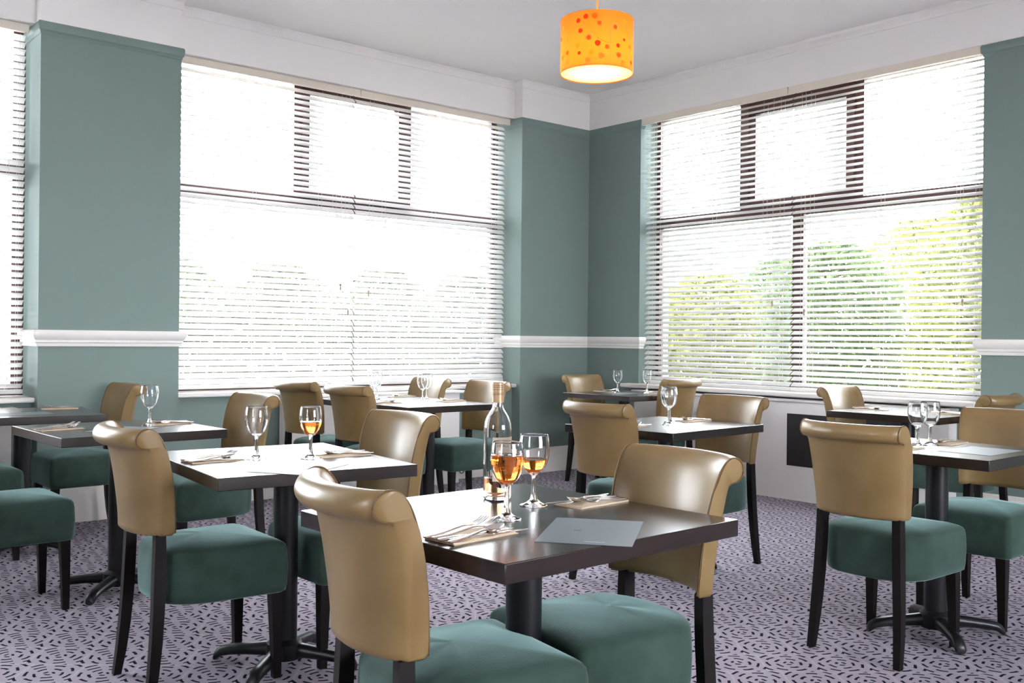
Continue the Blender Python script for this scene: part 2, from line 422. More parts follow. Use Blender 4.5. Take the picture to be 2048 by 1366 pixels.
def valve(x, y, z, rot, label):
    e = empty('radiator_valve', (x, y, z), rot); tag(e, label, 'valve')
    q = MB()
    pts = [(0.022, 0.024*math.cos(2*PI*i/16), 0.024*math.sin(2*PI*i/16)) for i in range(17)]
    q.tube(pts, 0.0045, 6).build('handwheel', M['valve'], e)
    MB().tube([(0.0, 0, 0), (0.024, 0, 0)], 0.007, 8).build('stem', M['valve'], e)
valve(5.166, YR - 0.0205, 0.075, -PI/2, 'small black valve wheel on the skirting under the left window')
valve(6.333, YP - 0.0205, 0.085, -PI/2, 'small black valve wheel on the skirting near the room corner')

# ------------------------------------------------------------------ windows
def window(name, axis, pos, a0, a1, posts, label):
    # posts: list of (a, b, z0, z1) dark bars ; frame plane at pos (inner face), depth 0.06
    fr = MB(); D = 0.06
    def bar(p, q_, z0, z1, e=0.0):
        if axis == 'y': fr.box((p, pos - e, z0), (q_, pos + D, z1))
        else: fr.box((pos - e, p, z0), (pos + D, q_, z1))
    fb = 0.075
    bar(a0, a1, ZS, ZS + fb); bar(a0, a1, ZH + 0.01 - fb, ZH + 0.01)
    bar(a0, a0 + fb, ZS + fb, ZH + 0.01 - fb); bar(a1 - fb, a1, ZS + fb, ZH + 0.01 - fb)
    for p in posts: bar(*p)
    fo = fr.build(name, M['frame']); struct(fo, label)
    pn = MB()
    if axis == 'y': pn.box((a0, pos + 0.028, ZS), (a1, pos + 0.034, ZH))
    else: pn.box((pos + 0.028, a0, ZS), (pos + 0.034, a1, ZH))
    pn.build('pane', M['pane'], fo)
    return fo
TZ = (2.205, 2.295)
k = 7.0 / 6.8
window('window_1', 'y', 6.99, AX[0], AX[1], [(AX[0]+.075, AX[1]-.075, *TZ), (3.70, 3.765, TZ[1], 3.165), (3.765, 3.83, TZ[1], 3.165, .012), (4.665, 4.73, TZ[1], 3.165, .012), (4.73, 4.80, TZ[1], 3.165), (3.83, 4.665, TZ[1], TZ[1]+.065, .012), (3.83, 4.665, 3.10, 3.165, .012)], 'left window with dark brown frame')
window('window_2', 'x', 6.80, BY[0], 6.03, [(BY[0]+.075, 6.03-.075, *TZ), (4.47, 4.57, ZS+.075, TZ[0]),
       (4.93, 4.99, TZ[1], 3.165), (4.99+0, 5.075, TZ[1], 3.165, .012), (3.96, 4.03, TZ[1], 3.165), (4.03, 4.10, TZ[1], 3.165, .012), (4.10, 4.93, TZ[1], TZ[1]+.065, .012), (4.10, 4.93, 3.06, 3.165, .012)], 'right window with dark brown frame')
window('window_3', 'y', 6.99, CX[0], CX[1], [(CX[0]+.075, CX[1]-.075, *TZ)], 'far left window with dark brown frame')

# ------------------------------------------------------------------ venetian blinds
SW, PITCH = 0.050, 0.0445
def blind(axis, pos, a0, a1, tilt, label, cords, pulls, ladder, vz=(3.112, 3.166), vext=(0, 0), out=1):
    """axis 'y': hangs across x from a0 to a1 at depth pos ; axis 'x': across y. tilt: radians, room edge down."""
    e = empty('venetian_blind', ((a0+a1)/2, pos, ZS) if axis == 'y' else (pos, (a0+a1)/2, ZS)); tag(e, label, 'blind', 'venetian blinds')
    c0 = (a0 + a1) / 2; hw = (a1 - a0) / 2
    def P(al, dp, z):        # al along, dp towards outside, z
        return (al, dp, z - ZS) if axis == 'y' else (dp, al, z - ZS)
    def bx(q, al0, al1, d0, d1, z0, z1):
        p0, p1 = P(al0, d0, z0), P(al1, d1, z1)
        q.box(tuple(min(u, v) for u, v in zip(p0, p1)), tuple(max(u, v) for u, v in zip(p0, p1)))
    q = MB(); z = 3.093; zb = ZS + 0.055
    ct, st = math.cos(tilt), math.sin(tilt)
    zb = ZS + 0.062; zlast = z
    while z > zb:
        zlast = z
        pr = []
        n = 4
        for side in (1, -1):
            for i in range(n + 1):
                t = (i / n - 0.5) if side == 1 else (0.5 - i / n)
                crown = 0.0035 * (1 - 4*t*t) + side * 0.0011
                d = t * SW
                pr.append((d * ct - crown * st, d * st + crown * ct))
        jit = random.uniform(-0.0012, 0.0012)
        rings = [[P(al, d, z + h + jit) for d, h in pr] for al in (-hw, hw)]
        q.loft(rings)
        z -= PITCH
    q.build('slat_panel', M['slat'], e)
    r = MB(); bx(r, -hw, hw, -0.022, 0.022, zlast - 0.050, zlast - 0.022); br = r.build('bottom_rail', M['slat'], e); bevel(br, 0.004)
    v = MB(); bx(v, -hw - vext[0], hw + vext[1], -0.088, -0.074, *vz); vo = v.build('valance', M['valance'], e); bevel(vo, 0.003)
    h = MB(); bx(h, -hw, hw, -0.024, 0.024, 3.135, 3.166); h.build('headrail', M['valance'], e)
    lz = zlast - 0.03
    for lc in ladder:
        t = MB()
        for dd in (-0.027, 0.027): t.tube([P(lc, dd, 3.11), P(lc, dd, lz)], 0.0011, 5)
        t.build('ladder_cord', M['cord'], e)
    for al, zz in pulls:
        t = MB().tube([P(al, -0.036, 3.11), P(al, -0.036, zz)], 0.0012, 5); pc = t.build('pull_cord', M['cord'], e)
        MB().lathe([(0.0005, 0.0), (0.006, 0.0), (0.0075, -0.012), (0.0045, -0.048), (0.0005, -0.048)], 12, P(al, -0.036, 0)[:2]).build('tassel', M['tassel'], pc).location = (0, 0, zz - ZS)
    return e
TA, TB, TCc = R(45), R(33), R(-34)
SPL_A = 4.18
blind('y', 6.885, AX[0] + .008, SPL_A - .006, TA, 'left blind of the left window, white slats nearly closed', 0, [(0.62, 1.62), (0.69, 1.42)], (-0.68, -0.1, 0.45, 0.58, 0.66), vext=(0, .002))
blind('y', 6.885, SPL_A + .006, AX[1] - .012, TA, 'right blind of the left window, white slats nearly closed', 0, [(-0.66, 1.58)], (-0.62, -0.5, 0.0, 0.66), vext=(.002, 0))
SPL_B = 4.475
blind('x', 6.665, SPL_B + .006, BY[1] - .012, TB, 'left half blind of the right window beside the corner, slats half open', 0, [(-0.6, 1.52)], (-0.66, -0.5, 0.0, 0.62, 0.7))
blind('x', 6.665, BY[0] + .004, SPL_B - .006, TB, 'right half blind of the right window, trees showing between open slats', 0, [(-0.6, 1.50), (0.62, 1.45)], (-0.68, -0.55, 0.0, 0.58, 0.66), vext=(0, .002))
blind('y', 6.885, 0.30, CX[1] - .03, TCc, 'white blind at the left edge of the picture beyond the teal pier', 0, [], (-0.6, 0.0, 0.62, 0.68), vext=(.0, -.0))

# ------------------------------------------------------------------ dining chair (faces +X, origin on the floor)
def seat_mesh():
    out = []
    def corner(cx, cy, r, a0, a1, n=6):
        for i in range(n + 1):
            a = a0 + (a1 - a0) * i / n; out.append((cx + r*math.cos(a), cy + r*math.sin(a)))
    fx, hw, cr = 0.207, 0.215, 0.026
    corner(fx - cr, -hw + cr, cr, -PI/2, 0); corner(fx - cr, hw - cr, cr, 0, PI/2)
    for i in range(1, 25):                        # rear: broad rounded back
        a = PI/2 + PI * i / 25
        ca, sa = math.cos(a), math.sin(a)
        ex = 0.62
        out.append((-0.02 + 0.205*math.copysign(abs(ca)**0.85, ca), 0.212*math.copysign(abs(sa)**ex, sa)))
    cx_ = sum(p[0] for p in out)/len(out)
    lay = [(0.308, 0.03), (0.304, 0.010), (0.310, 0.002), (0.335, -0.001), (0.39, -0.003), (0.445, -0.001), (0.466, 0.002), (0.475, 0.007), (0.482, 0.016), (0.489, 0.040), (0.497, 0.085), (0.502, 0.14), (0.504, 0.19)]
    rings = []
    for z, ins in lay:
        rg = []
        for (px, py) in out:
            s_ = max(0.02, 1 - ins/0.205)
            zz = z + (0.003*math.sin(px*21 + 1)*math.cos(py*19) if z > 0.485 else 0)
            rg.append((cx_ + (px - cx_)*s_, py*s_, zz))
        rings.append(rg)
    return MB().loft(rings).mesh('seat', M['velvet'], 60)
BACKP = [(-0.196, 0.548), (-0.198, 0.60), (-0.203, 0.67), (-0.213, 0.74), (-0.227, 0.80), (-0.246, 0.852), (-0.262, 0.878), (-0.280, 0.893), (-0.299, 0.897),
         (-0.317, 0.891), (-0.329, 0.876), (-0.332, 0.859), (-0.326, 0.844), (-0.313, 0.835), (-0.298, 0.833), (-0.286, 0.826), (-0.277, 0.795), (-0.266, 0.735), (-0.256, 0.66), (-0.250, 0.60), (-0.248, 0.548), (-0.240, 0.541), (-0.204, 0.541)]
def catmull(pr, n):
    out = []
    for i in range(len(pr) - 1):
        p0 = pr[max(i-1, 0)]; p1 = pr[i]; p2 = pr[i+1]; p3 = pr[min(i+2, len(pr)-1)]
        for j in range(n):
            t = j / n
            out.append(tuple(0.5*((2*p1[c]) + (-p0[c]+p2[c])*t + (2*p0[c]-5*p1[c]+4*p2[c]-p3[c])*t*t + (-p0[c]+3*p1[c]-3*p2[c]+p3[c])*t**3) for c in range(2)))
    out.append(pr[-1]); return out
BACKP = catmull(BACKP[:21], 3) + BACKP[21:]
def back_pt(px, pz, t):
    """t in -1..1 across the back; the plan is curved, the ends reaching forward, and the back widens upwards"""
    hw = 0.180 + 0.024 * max(0, min(1, (pz - 0.54)/0.35))
    return (px - 0.055 + 0.050 * t*t + 0.016*t**6, hw * t, pz)
def back_mesh():
    rings = []
    n = 16
    for i in range(n + 1):
        t = -1 + 2*i/n
        e = 1.0
        rings.append([back_pt(px, pz, t) for px, pz in BACKP])
    q = MB()
    ctr = (-0.2, 0.7)
    def shr(ring, t, k):      # softened end ring
        r_ = []
        for (px, pz) in BACKP:
            dx, dz = px - (-0.235 if pz < 0.82 else -0.29), pz - (0.68 if pz < 0.82 else 0.865)
            p = back_pt(px - dx*k*(1 if pz >= .8 else 1), pz - dz*k*0.25, t); r_.append(p)
        return r_
    full = [shr(None, -1.025, 0.16)] + rings + [shr(None, 1.025, 0.16)]
    q.loft(full)
    return q.mesh('backrest', M['leather'], 55)
def piping_mesh(sgn):
    pts = [Vector(back_pt(px, pz, sgn*1.005)) for px, pz in BACKP[:46]]
    return MB().tube(pts, 0.0028, 6).mesh('piping', M['piping'], 60)
def tapered(path, sz):
    rings = []
    for (x, y, z), (a, b) in zip(path, sz):
        rings.append([(x - a, y - b, z), (x + a, y - b, z), (x + a, y + b, z), (x - a, y + b, z)])
    return MB().loft(rings).mesh('leg', M['leg'], 30)
chair_me = dict(seat=seat_mesh(), back=back_mesh(), pl=piping_mesh(1), pr=piping_mesh(-1))
for s_ in (1, -1):
    chair_me['f%d' % s_] = tapered([(0.178, s_*0.178, 0), (0.176, s_*0.176, 0.15), (0.172, s_*0.172, 0.318)], [(0.0135, 0.0135), (0.017, 0.017), (0.021, 0.021)])
    chair_me['r%d' % s_] = tapered([(-0.264, s_*0.181, 0), (-0.251, s_*0.177, 0.09), (-0.241, s_*0.172, 0.19), (-0.234, s_*0.166, 0.30), (-0.230, s_*0.161, 0.42), (-0.228, s_*0.159, 0.50), (-0.228, s_*0.158, 0.541), (-0.227, s_*0.154, 0.549), (-0.227, s_*0.154, 0.58)],
                                   [(0.013, 0.013), (0.016, 0.015), (0.018, 0.016), (0.019, 0.0165), (0.019, 0.0165), (0.018, 0.0165), (0.017, 0.0165), (0.008, 0.012), (0.006, 0.010)])
def make_chair(loc, rot, label):
    e = empty('dining_chair', loc, rot); tag(e, label, 'chair', 'dining chairs')
    obj('seat', chair_me['seat'], e)
    b = obj('backrest', chair_me['back'], e); obj('piping', chair_me['pl'], b); obj('piping', chair_me['pr'], b)
    for k_ in ('f1', 'f-1', 'r1', 'r-1'): obj('leg', chair_me[k_], e)
    return e
CH = [
 (1.405, 1.81, -9, 'nearest tan chair, back to the viewer, at the left side of the front table'),
 (1.85, 1.825, 172, 'tan chair facing the viewer across the front table with the bottle'),
 (1.475, 3.385, -3, 'tan chair seen from behind at the second table from the front'),
 (1.995, 3.36, 180, 'tan chair on the far side of the second table from the front'),
 (2.07, 4.85, 180, 'tan chair with creased backrest at the table with a single empty glass'),
 (1.895, 6.28, 180, 'tan chair against the teal pier at the leftmost table'),
 (1.155, 4.74, 0, 'chair cut by the left edge showing only its teal seat and two front legs'),
 (1.24, 5.89, 0, 'chair cut by the left edge, dark teal seat corner beside the leftmost pedestal'),
 (3.56, 6.17, 8, 'left one of the two chairs with backs to the viewer at the four-seat table'),
 (3.58, 5.52, 6, 'right one of the two chairs with backs to the viewer at the four-seat table'),
 (4.14, 6.14, 180, 'far chair by the window facing the viewer at the four-seat table, behind the glasses'),
 (4.20, 5.52, 180, 'chair with full teal seat showing at the right of the four-seat table'),
 (6.0, 5.84, -90, 'chair against the teal wall in the corner at the corner table'),
 (6.12, 5.4, 90, 'chair by the right window with its back to the viewer at the corner table'),
 (3.73, 3.41, 0, 'chair with back to the viewer at the middle table, left of the single glass'),
 (4.23, 3.4, 180, 'chair facing left at the right of the middle table before the white panel'),
 (3.71, 2.03, 0, 'right foreground chair with back to the viewer, in front of the black grille'),
 (4.43, 2.00, 180, 'chair cut by the right edge facing the two glasses'),
 (6.07, 3.42, -90, 'chair facing the viewer under the right window at the far right table'),
 (6.09, 2.92, 90, 'chair with back to the viewer at the far right table beside the teal wall'),
]
proto = None
for (x, y, a, lab) in CH:
    if proto is None: proto = make_chair((x, y, 0), R(a), lab)
    else: dup(proto, (x, y, 0), R(a), lab)

# ------------------------------------------------------------------ pedestal tables
ZT = 0.765
def foot_mesh():
    st = [(0.025, 0.060, 0.030, 0.028), (0.07, 0.058, 0.028, 0.026), (0.14, 0.052, 0.026, 0.022), (0.21, 0.044, 0.025, 0.020), (0.245, 0.037, 0.025, 0.020), (0.268, 0.021, 0.022, 0.020), (0.275, 0.013, 0.018, 0.012)]
    rings = []
    for (x, zc, hw, hh) in st:
        rings.append([(x, hw*math.cos(2*PI*j/12), zc + hh*math.copysign(abs(math.sin(2*PI*j/12))**0.8, math.sin(2*PI*j/12))) for j in range(12)])
    return MB().loft(rings).mesh('foot', M['iron'], 50)
FOOT = foot_mesh()
def pedestal(parent, x, y, first=True):
    q = MB().lathe([(0.001, 0.0301), (0.062, 0.0301), (0.066, 0.05), (0.064, 0.085), (0.05, 0.097), (0.0445, 0.10), (0.0445, 0.70), (0.07, 0.705), (0.07, 0.7235), (0.001, 0.7235)], 28)
    p_ = q.build('pedestal', M['iron'], parent, (x, y, 0), 0, 30)
    for k_ in range(4): 
        o = obj('foot', FOOT, parent, (x, y, 0), R(45 + 90*k_))
def table(cx, cy, sx, sy, rot, label, peds=((0, 0),), group='dark wood pedestal tables'):
    e = empty('dining_table', (cx, cy, 0), R(rot)); tag(e, label, 'table', group)
    t = MB().box((-sx/2, -sy/2, ZT - 0.041), (sx/2, sy/2, ZT)).build('tabletop', M['table'], e); bevel(t, 0.002, 2)
    for (px, py) in peds: pedestal(e, px, py)
    return e
table(1.604, 1.862, 0.760, 0.775, 1.5, 'nearest dark wood table carrying the wine bottle', ((0.0, -0.03),))
table(1.672, 3.253, 0.69, 0.815, -6.5, 'dark table with one empty and one wine glass, window glare on its top', ((0.05, 0.05),))
table(1.622, 4.752, 0.74, 0.73, 1, 'dark table with a single empty glass left of the teal pier', ((0.0, 0.0),))
table(1.505, 5.96, 0.74, 0.72, -7, 'leftmost dark table, cut by the left edge beside the teal pier')
table(3.875, 5.69, 0.72, 1.14, 0, 'long four-seat dark table under the left window', ((0.0, -0.28), (0.0, 0.28)))
table(5.965, 5.59, 0.68, 0.74, 0, 'small dark table in the corner of the room')
table(3.957, 3.415, 0.81, 0.675, 5, 'dark table in the middle distance, in front of the white radiator cover', ((0.045, 0.03),))
table(4.045, 2.03, 0.63, 0.74, 1, 'dark table at the right edge with two empty glasses', ((-0.045, -0.045),))
table(5.95, 3.145, 0.67, 0.73, 0, 'far right dark table under the right window')

# ------------------------------------------------------------------ glassware
GH = 0.186
def goblet_profiles():
    outer = [(0.0362, GH), (0.0388, GH-0.016), (0.0405, GH-0.034), (0.0402, GH-0.050), (0.0366, GH-0.069), (0.0292, GH-0.086), (0.0190, GH-0.098), (0.0105, GH-0.104), (0.0070, GH-0.107)]
    inner = [(r - 0.0014, z) for r, z in outer[:-2]] + [(0.0075, GH-0.0985), (0.0004, GH-0.100)]
    return outer, inner
def smooth_prof(pr, n=4):
    # Catmull-Rom resample
    out = []
    for i in range(len(pr) - 1):
        p0 = pr[max(i-1, 0)]; p1 = pr[i]; p2 = pr[i+1]; p3 = pr[min(i+2, len(pr)-1)]
        for j in range(n):
            t = j / n
            out.append(tuple(0.5*((2*p1[c]) + (-p0[c]+p2[c])*t + (2*p0[c]-5*p1[c]+4*p2[c]-p3[c])*t*t + (-p0[c]+3*p1[c]-3*p2[c]+p3[c])*t**3) for c in range(2)))
    out.append(pr[-1]); return out
OUT, INN = goblet_profiles()
OUT_S, INN_S = smooth_prof(OUT), smooth_prof(INN)
bowl_me = MB().lathe(list(reversed(OUT_S)) + [(0.0355, GH+0.0006)] + INN_S, 40).mesh('bowl', M['glass'], 70)
stem_me = MB().lathe(smooth_prof([(0.0070, GH-0.107), (0.0052, GH-0.116), (0.0056, 0.055), (0.0070, 0.030), (0.0105, 0.0155)]), 24).mesh('stem', M['glass'], 70)
foot_me = MB().lathe(smooth_prof([(0.0105, 0.0155), (0.018, 0.0095), (0.028, 0.0048), (0.0350, 0.0028), (0.0360, 0.0014), (0.0350, 0.0004), (0.020, 0.0010), (0.0004, 0.0016)]), 40).mesh('foot', M['glass'], 70)
def wine_mesh(frac, mat):
    ztop = GH - 0.100 + 0.100*frac
    pr = [(r - 0.0002, z) for r, z in reversed(INN_S) if z < ztop - 0.0005]
    # radius at the surface
    for (r1, z1), (r2, z2) in zip(INN_S, INN_S[1:]):
        if z1 >= ztop >= z2:
            rt_ = r2 + (r1 - r2)*(ztop - z2)/max(1e-6, z1 - z2); break
    pr += [(rt_ - 0.0002, ztop), (rt_ - 0.0025, ztop - 0.0006), (0.0004, ztop - 0.0006)]
    return MB().lathe(pr, 40).mesh('wine', mat, 60)
wine_me = {}
def glass(x, y, label, wine=None, z=ZT, sc=1.0):
    e = empty('wine_glass', (x, y, z)); tag(e, label, 'wine glass', 'stemmed wine glasses'); e.scale = (sc, sc, sc)
    obj('bowl', bowl_me, e); obj('stem', stem_me, e); obj('foot', foot_me, e)
    if wine: 
        if wine not in wine_me: wine_me[wine] = wine_mesh(wine, M['wine'])
        obj('wine', wine_me[wine], e)
    return e
glass(1.547, 1.833, 'fuller glass of rose wine in front of the bottle', 0.69)
glass(1.729, 1.939, 'glass with a little rose wine right of the bottle', 0.36)
glass(1.595, 3.268, 'empty glass on the second table from the front')
glass(1.756, 3.171, 'half full glass of rose wine on the second table from the front', 0.46)
glass(1.775, 4.779, 'single empty glass on the table left of the teal pier', sc=1.04)
glass(3.93, 5.555, 'nearer empty glass of the front pair on the four-seat table')
glass(4.03, 5.65, 'farther empty glass of the front pair on the four-seat table')
glass(3.87, 6.09, 'left empty glass of the back pair on the four-seat table, above a chair back')
glass(3.80, 5.93, 'right empty glass of the back pair on the four-seat table, above a chair back')
glass(5.98, 5.68, 'empty glass left on the corner table, against teal wall')
glass(6.14, 5.50, 'empty glass right on the corner table, against the blind')
glass(3.93, 3.37, 'nearer empty glass on the middle table', sc=1.06)
glass(4.045, 3.46, 'farther empty glass on the middle table, hidden behind the nearer one')
glass(4.005, 2.072, 'left empty glass at the right edge table')
glass(4.105, 2.068, 'right empty glass at the right edge table')

# bottle
BX, BYY = 1.721, 2.080
e = empty('wine_bottle', (BX, BYY, ZT)); tag(e, 'clear glass bottle of rose wine, nearly empty, tan screw cap, on the front table', 'bottle')
bo = smooth_prof([(0.0004, 0.006), (0.020, 0.004), (0.031, 0.0005), (0.0365, 0.004), (0.0378, 0.014), (0.0378, 0.08), (0.0378, 0.16), (0.0378, 0.185), (0.0365, 0.202), (0.0315, 0.220), (0.0235, 0.234), (0.0165, 0.246), (0.0148, 0.262), (0.0145, 0.30), (0.0145, 0.312)], 4)
bi = [(max(0.0003, r - 0.0022), max(z, 0.0095) if z < 0.02 else z) for r, z in bo]
MB().lathe(bo + [(0.0135, 0.313)] + list(reversed(bi)), 44).build('bottle_body', M['glass'], e, angle=70)
wl = 0.058
pr = [(0.0003, 0.0098)] + [(r - 0.0003, z) for r, z in bi if 0.0096 < z < wl] + [(0.0353, wl), (0.033, wl - 0.0008), (0.0003, wl - 0.0008)]
MB().lathe(pr, 44).build('wine', M['wine_pale'], e, angle=60)
cap = MB().lathe([(0.0003, 0.3175), (0.0145, 0.3175), (0.0158, 0.316), (0.0158, 0.262), (0.0152, 0.262)], 36).build('cap', M['cap'], e)
for zz in (0.283, 0.287, 0.297, 0.303, 0.308):
    MB().lathe([(0.01582, zz), (0.0162, zz + 0.0006), (0.01582, zz + 0.0012)], 36).build('cap_ring', M['capline'], cap)
def wrap(z0, z1, a0, a1, r, name, mat, parent, n=24):
    v = []; f_ = []
    for i in range(n + 1):
        a = a0 + (a1 - a0)*i/n
        for rr in (r, r + 0.0002): 
            for z in (z0, z1): v.append((rr*math.cos(a), rr*math.sin(a), z))
    q = MB()
    rings = [[(r*math.cos(a), r*math.sin(a), z0), ((r+.0003)*math.cos(a), (r+.0003)*math.sin(a), z0), ((r+.0003)*math.cos(a), (r+.0003)*math.sin(a), z1), (r*math.cos(a), r*math.sin(a), z1)]
             for a in (a0 + (a1 - a0)*i/n for i in range(n + 1))]
    q.loft(rings); return q.build(name, mat, parent)
view_a = math.atan2(-BYY, -BX)            # side of the bottle turned to the camera
la0, la1 = view_a - R(20), view_a + R(95)
lab = wrap(0.052, 0.170, la0, la1, 0.0381, 'label', M['label'], e)
# lettering on the label, bent round the glass
def bent_text(txt, size, zc, a_start, parent, r=0.0386, name='lettering', mat=None):
    cu = bpy.data.curves.new('t', 'FONT'); cu.body = txt; cu.size = size; cu.resolution_u = 2; cu.extrude = 0.00005
    to = bpy.data.objects.new('t', cu); COL.objects.link(to)
    dg = bpy.context.evaluated_depsgraph_get(); dg.update()
    me = bpy.data.meshes.new_from_object(to.evaluated_get(dg)); me.name = name
    bpy.data.objects.remove(to)
    for v in me.vertices:
        a = a_start + v.co.x / r; rr = r + v.co.z
        zz = zc + v.co.y
        v.co = (rr*math.cos(a), rr*math.sin(a), zz)
    me.materials.clear(); me.materials.append(mat or M['ink'])
    return obj(name, me, parent)
bent_text('IHKAUZ', 0.0130, 0.144, view_a - R(15), lab)
bent_text('OOOOOO', 0.0045, 0.1575, view_a + R(18), lab)

# ------------------------------------------------------------------ cutlery, napkins, menus
def sweep_flat(path):
    """path: (x, z, half width, half thickness) stations -> closed rounded-flat bar along x"""
    rings = []
    for (x, z, hw, ht) in path:
        rings.append([(x, -hw, z), (x, -hw*0.7, z + ht), (x, hw*0.7, z + ht), (x, hw, z), (x, hw*0.7, z - ht), (x, -hw*0.7, z - ht)])
    return rings
def fork_mesh():
    q = MB()
    q.loft(sweep_flat([(0.0, 0.0022, 0.006, 0.0016), (0.012, 0.0022, 0.0095, 0.0018), (0.05, 0.003, 0.0075, 0.0018), (0.09, 0.006, 0.0042, 0.0018), (0.118, 0.0085, 0.0038, 0.0018), (0.130, 0.0080, 0.0065, 0.0013), (0.140, 0.0070, 0.0115, 0.0012), (0.150, 0.0070, 0.0122, 0.0011)]))
    for k_ in range(4):
        yy = -0.0102 + 0.0068*k_
        st = [(0.149, 0.0070, 0.0018, 0.0010), (0.165, 0.0078, 0.0016, 0.0010), (0.182, 0.0115, 0.0014, 0.0009), (0.198, 0.0185, 0.0009, 0.0007)]
        q.loft([[(x, y + yy, z) for (x, y, z) in rg] for rg in sweep_flat(st)])
    return q.mesh('fork', M['steel'], 50)
def spoon_mesh():
    q = MB()
    q.loft(sweep_flat([(0.0, 0.0022, 0.006, 0.0016), (0.012, 0.0022, 0.0095, 0.0018), (0.05, 0.003, 0.0072, 0.0018), (0.09, 0.006, 0.0040, 0.0018), (0.122, 0.0090, 0.0035, 0.0018), (0.131, 0.0085, 0.006, 0.0013)]))
    n, mm = 20, 6; cx_, a, b = 0.160, 0.031, 0.0195
    rings = []
    for side in (0, 1):
        for i in (range(mm + 1) if side == 0 else range(mm, -1, -1)):
            t = max(0.02, i / mm)
            dep = 0.0085*(1 - t*t)
            rings.append([(cx_ + a*t*math.cos(2*PI*j/n), b*t*math.sin(2*PI*j/n)*(1 - 0.12*math.cos(2*PI*j/n)), 0.0105 + 0.0035*math.cos(2*PI*j/n)*t - dep - (0.0 if side == 0 else 0.0012)) for j in range(n)])
    q.loft(rings, True, True)
    return q.mesh('spoon', M['steel'], 60)
def knife_mesh():
    q = MB()
    q.loft(sweep_flat([(0.0, 0.0028, 0.006, 0.0020), (0.01, 0.0028, 0.0085, 0.0028), (0.06, 0.0030, 0.0068, 0.0028), (0.095, 0.0032, 0.0052, 0.0024), (0.104, 0.0032, 0.0060, 0.0014), (0.112, 0.0032, 0.0085, 0.0008), (0.16, 0.0032, 0.0098, 0.0007), (0.196, 0.0032, 0.0085, 0.0006), (0.210, 0.0032, 0.0045, 0.0005), (0.214, 0.0032, 0.0015, 0.0004)]))
    return q.mesh('knife', M['steel'], 50)
def napkin_mesh():
    q = MB(); n = 10
    for lay in range(3):
        z0 = 0.0003 + lay*0.0013; e0 = lay*0.0025
        rings = []
        for i in range(n + 1):
            x = 0.195*i/n - e0*(1 if i == n else 0); zz = z0 + 0.0007*math.sin(i*1.7 + lay)*(1 if lay else 0) 
            rings.append([(x, -0.048 + e0, zz), (x, 0.048, zz), (x, 0.048, zz + 0.0011), (x, -0.048 + e0, zz + 0.0011)])
        q.loft(rings)
    return q.mesh('napkin', M['napkin'], 50)
ME = dict(fork=fork_mesh(), spoon=spoon_mesh(), knife=knife_mesh(), napkin=napkin_mesh())
def item(kind, x, y, z, rot, label, group, tilt=0.0, name=None):
    o = obj(name or kind, ME[kind], None, (x, y, z), rot)
    o.rotation_euler = (0, tilt, rot)
    tag(o, label, {'fork': 'fork', 'spoon': 'spoon', 'knife': 'knife', 'napkin': 'napkin'}[kind], group)
    return o
def setting(ox, oy, deg, where, flip=1, simple_=False):
    """place setting whose handles lie at the table edge point (ox, oy), pointing along deg"""
    a = R(deg); ca, sa = math.cos(a), math.sin(a)
    def at(lx, ly): return ox + lx*ca - ly*sa, oy + lx*sa + ly*ca
    p = at(0.012, 0.0); item('napkin', p[0], p[1], ZT + 0.0002, a, 'folded cream napkin %s' % where, 'paper napkins')
    zt = ZT + 0.0048
    j = lambda s: random.uniform(-s, s)
    fl = flip
    for kind, lx, ly, dr, dz, word in (('fork', 0.004, 0.036, 3, 0.0012, 'outer fork'), ('fork', 0.010, 0.016, -1, 0.0012, 'inner fork'),
                                 ('knife', 0.004, -0.004, -4, 0, 'inner knife'), ('knife', 0.022, -0.021, -7, 0, 'outer knife'), ('spoon', 0.000, -0.040, 9, 0.0022, 'spoon')):
        p = at(lx + j(0.006), fl*ly + j(0.002))
        item(kind, p[0], p[1], zt + dz, a + R(fl*(dr + j(1.5))), 'steel %s %s' % (word, where), 'steel cutlery', tilt=-0.02 if kind == 'fork' else 0)
setting(1.242, 1.705, 6, 'in the near left setting of the front table')
setting(1.985, 1.880, 184, 'in the right setting of the front table, behind the menu card')
setting(1.342, 3.300, 2, 'in the left setting of the second table from the front')
setting(2.000, 3.175, 176, 'in the far setting of the second table from the front')
setting(1.262, 4.790, 8, 'in the left setting of the table with a single glass')
setting(1.985, 4.800, 182, 'in the right setting of the table with a single glass')
setting(1.860, 6.130, 172, 'on the leftmost table beside the pier')
setting(3.525, 5.560, 0, 'in the near right setting of the four-seat table')
setting(3.525, 6.10, 0, 'in the near left setting of the four-seat table')
setting(4.225, 5.480, 180, 'in the far right setting of the four-seat table')
setting(4.225, 6.080, 180, 'in the far left setting of the four-seat table')
setting(6.000, 5.950, -90, 'at the wall side of the corner table')
setting(6.080, 5.235, 90, 'at the near side of the corner table')
setting(3.575, 3.420, 2, 'in the left setting of the middle table')
setting(4.350, 3.460, 178, 'in the right setting of the middle table')
setting(3.745, 2.070, -4, 'in the left setting of the right edge table')
setting(4.345, 2.060, 184, 'in the right setting of the right edge table')
setting(5.950, 3.500, -90, 'at the far side of the far right table')
setting(6.000, 2.790, 90, 'at the near side of the far right table')

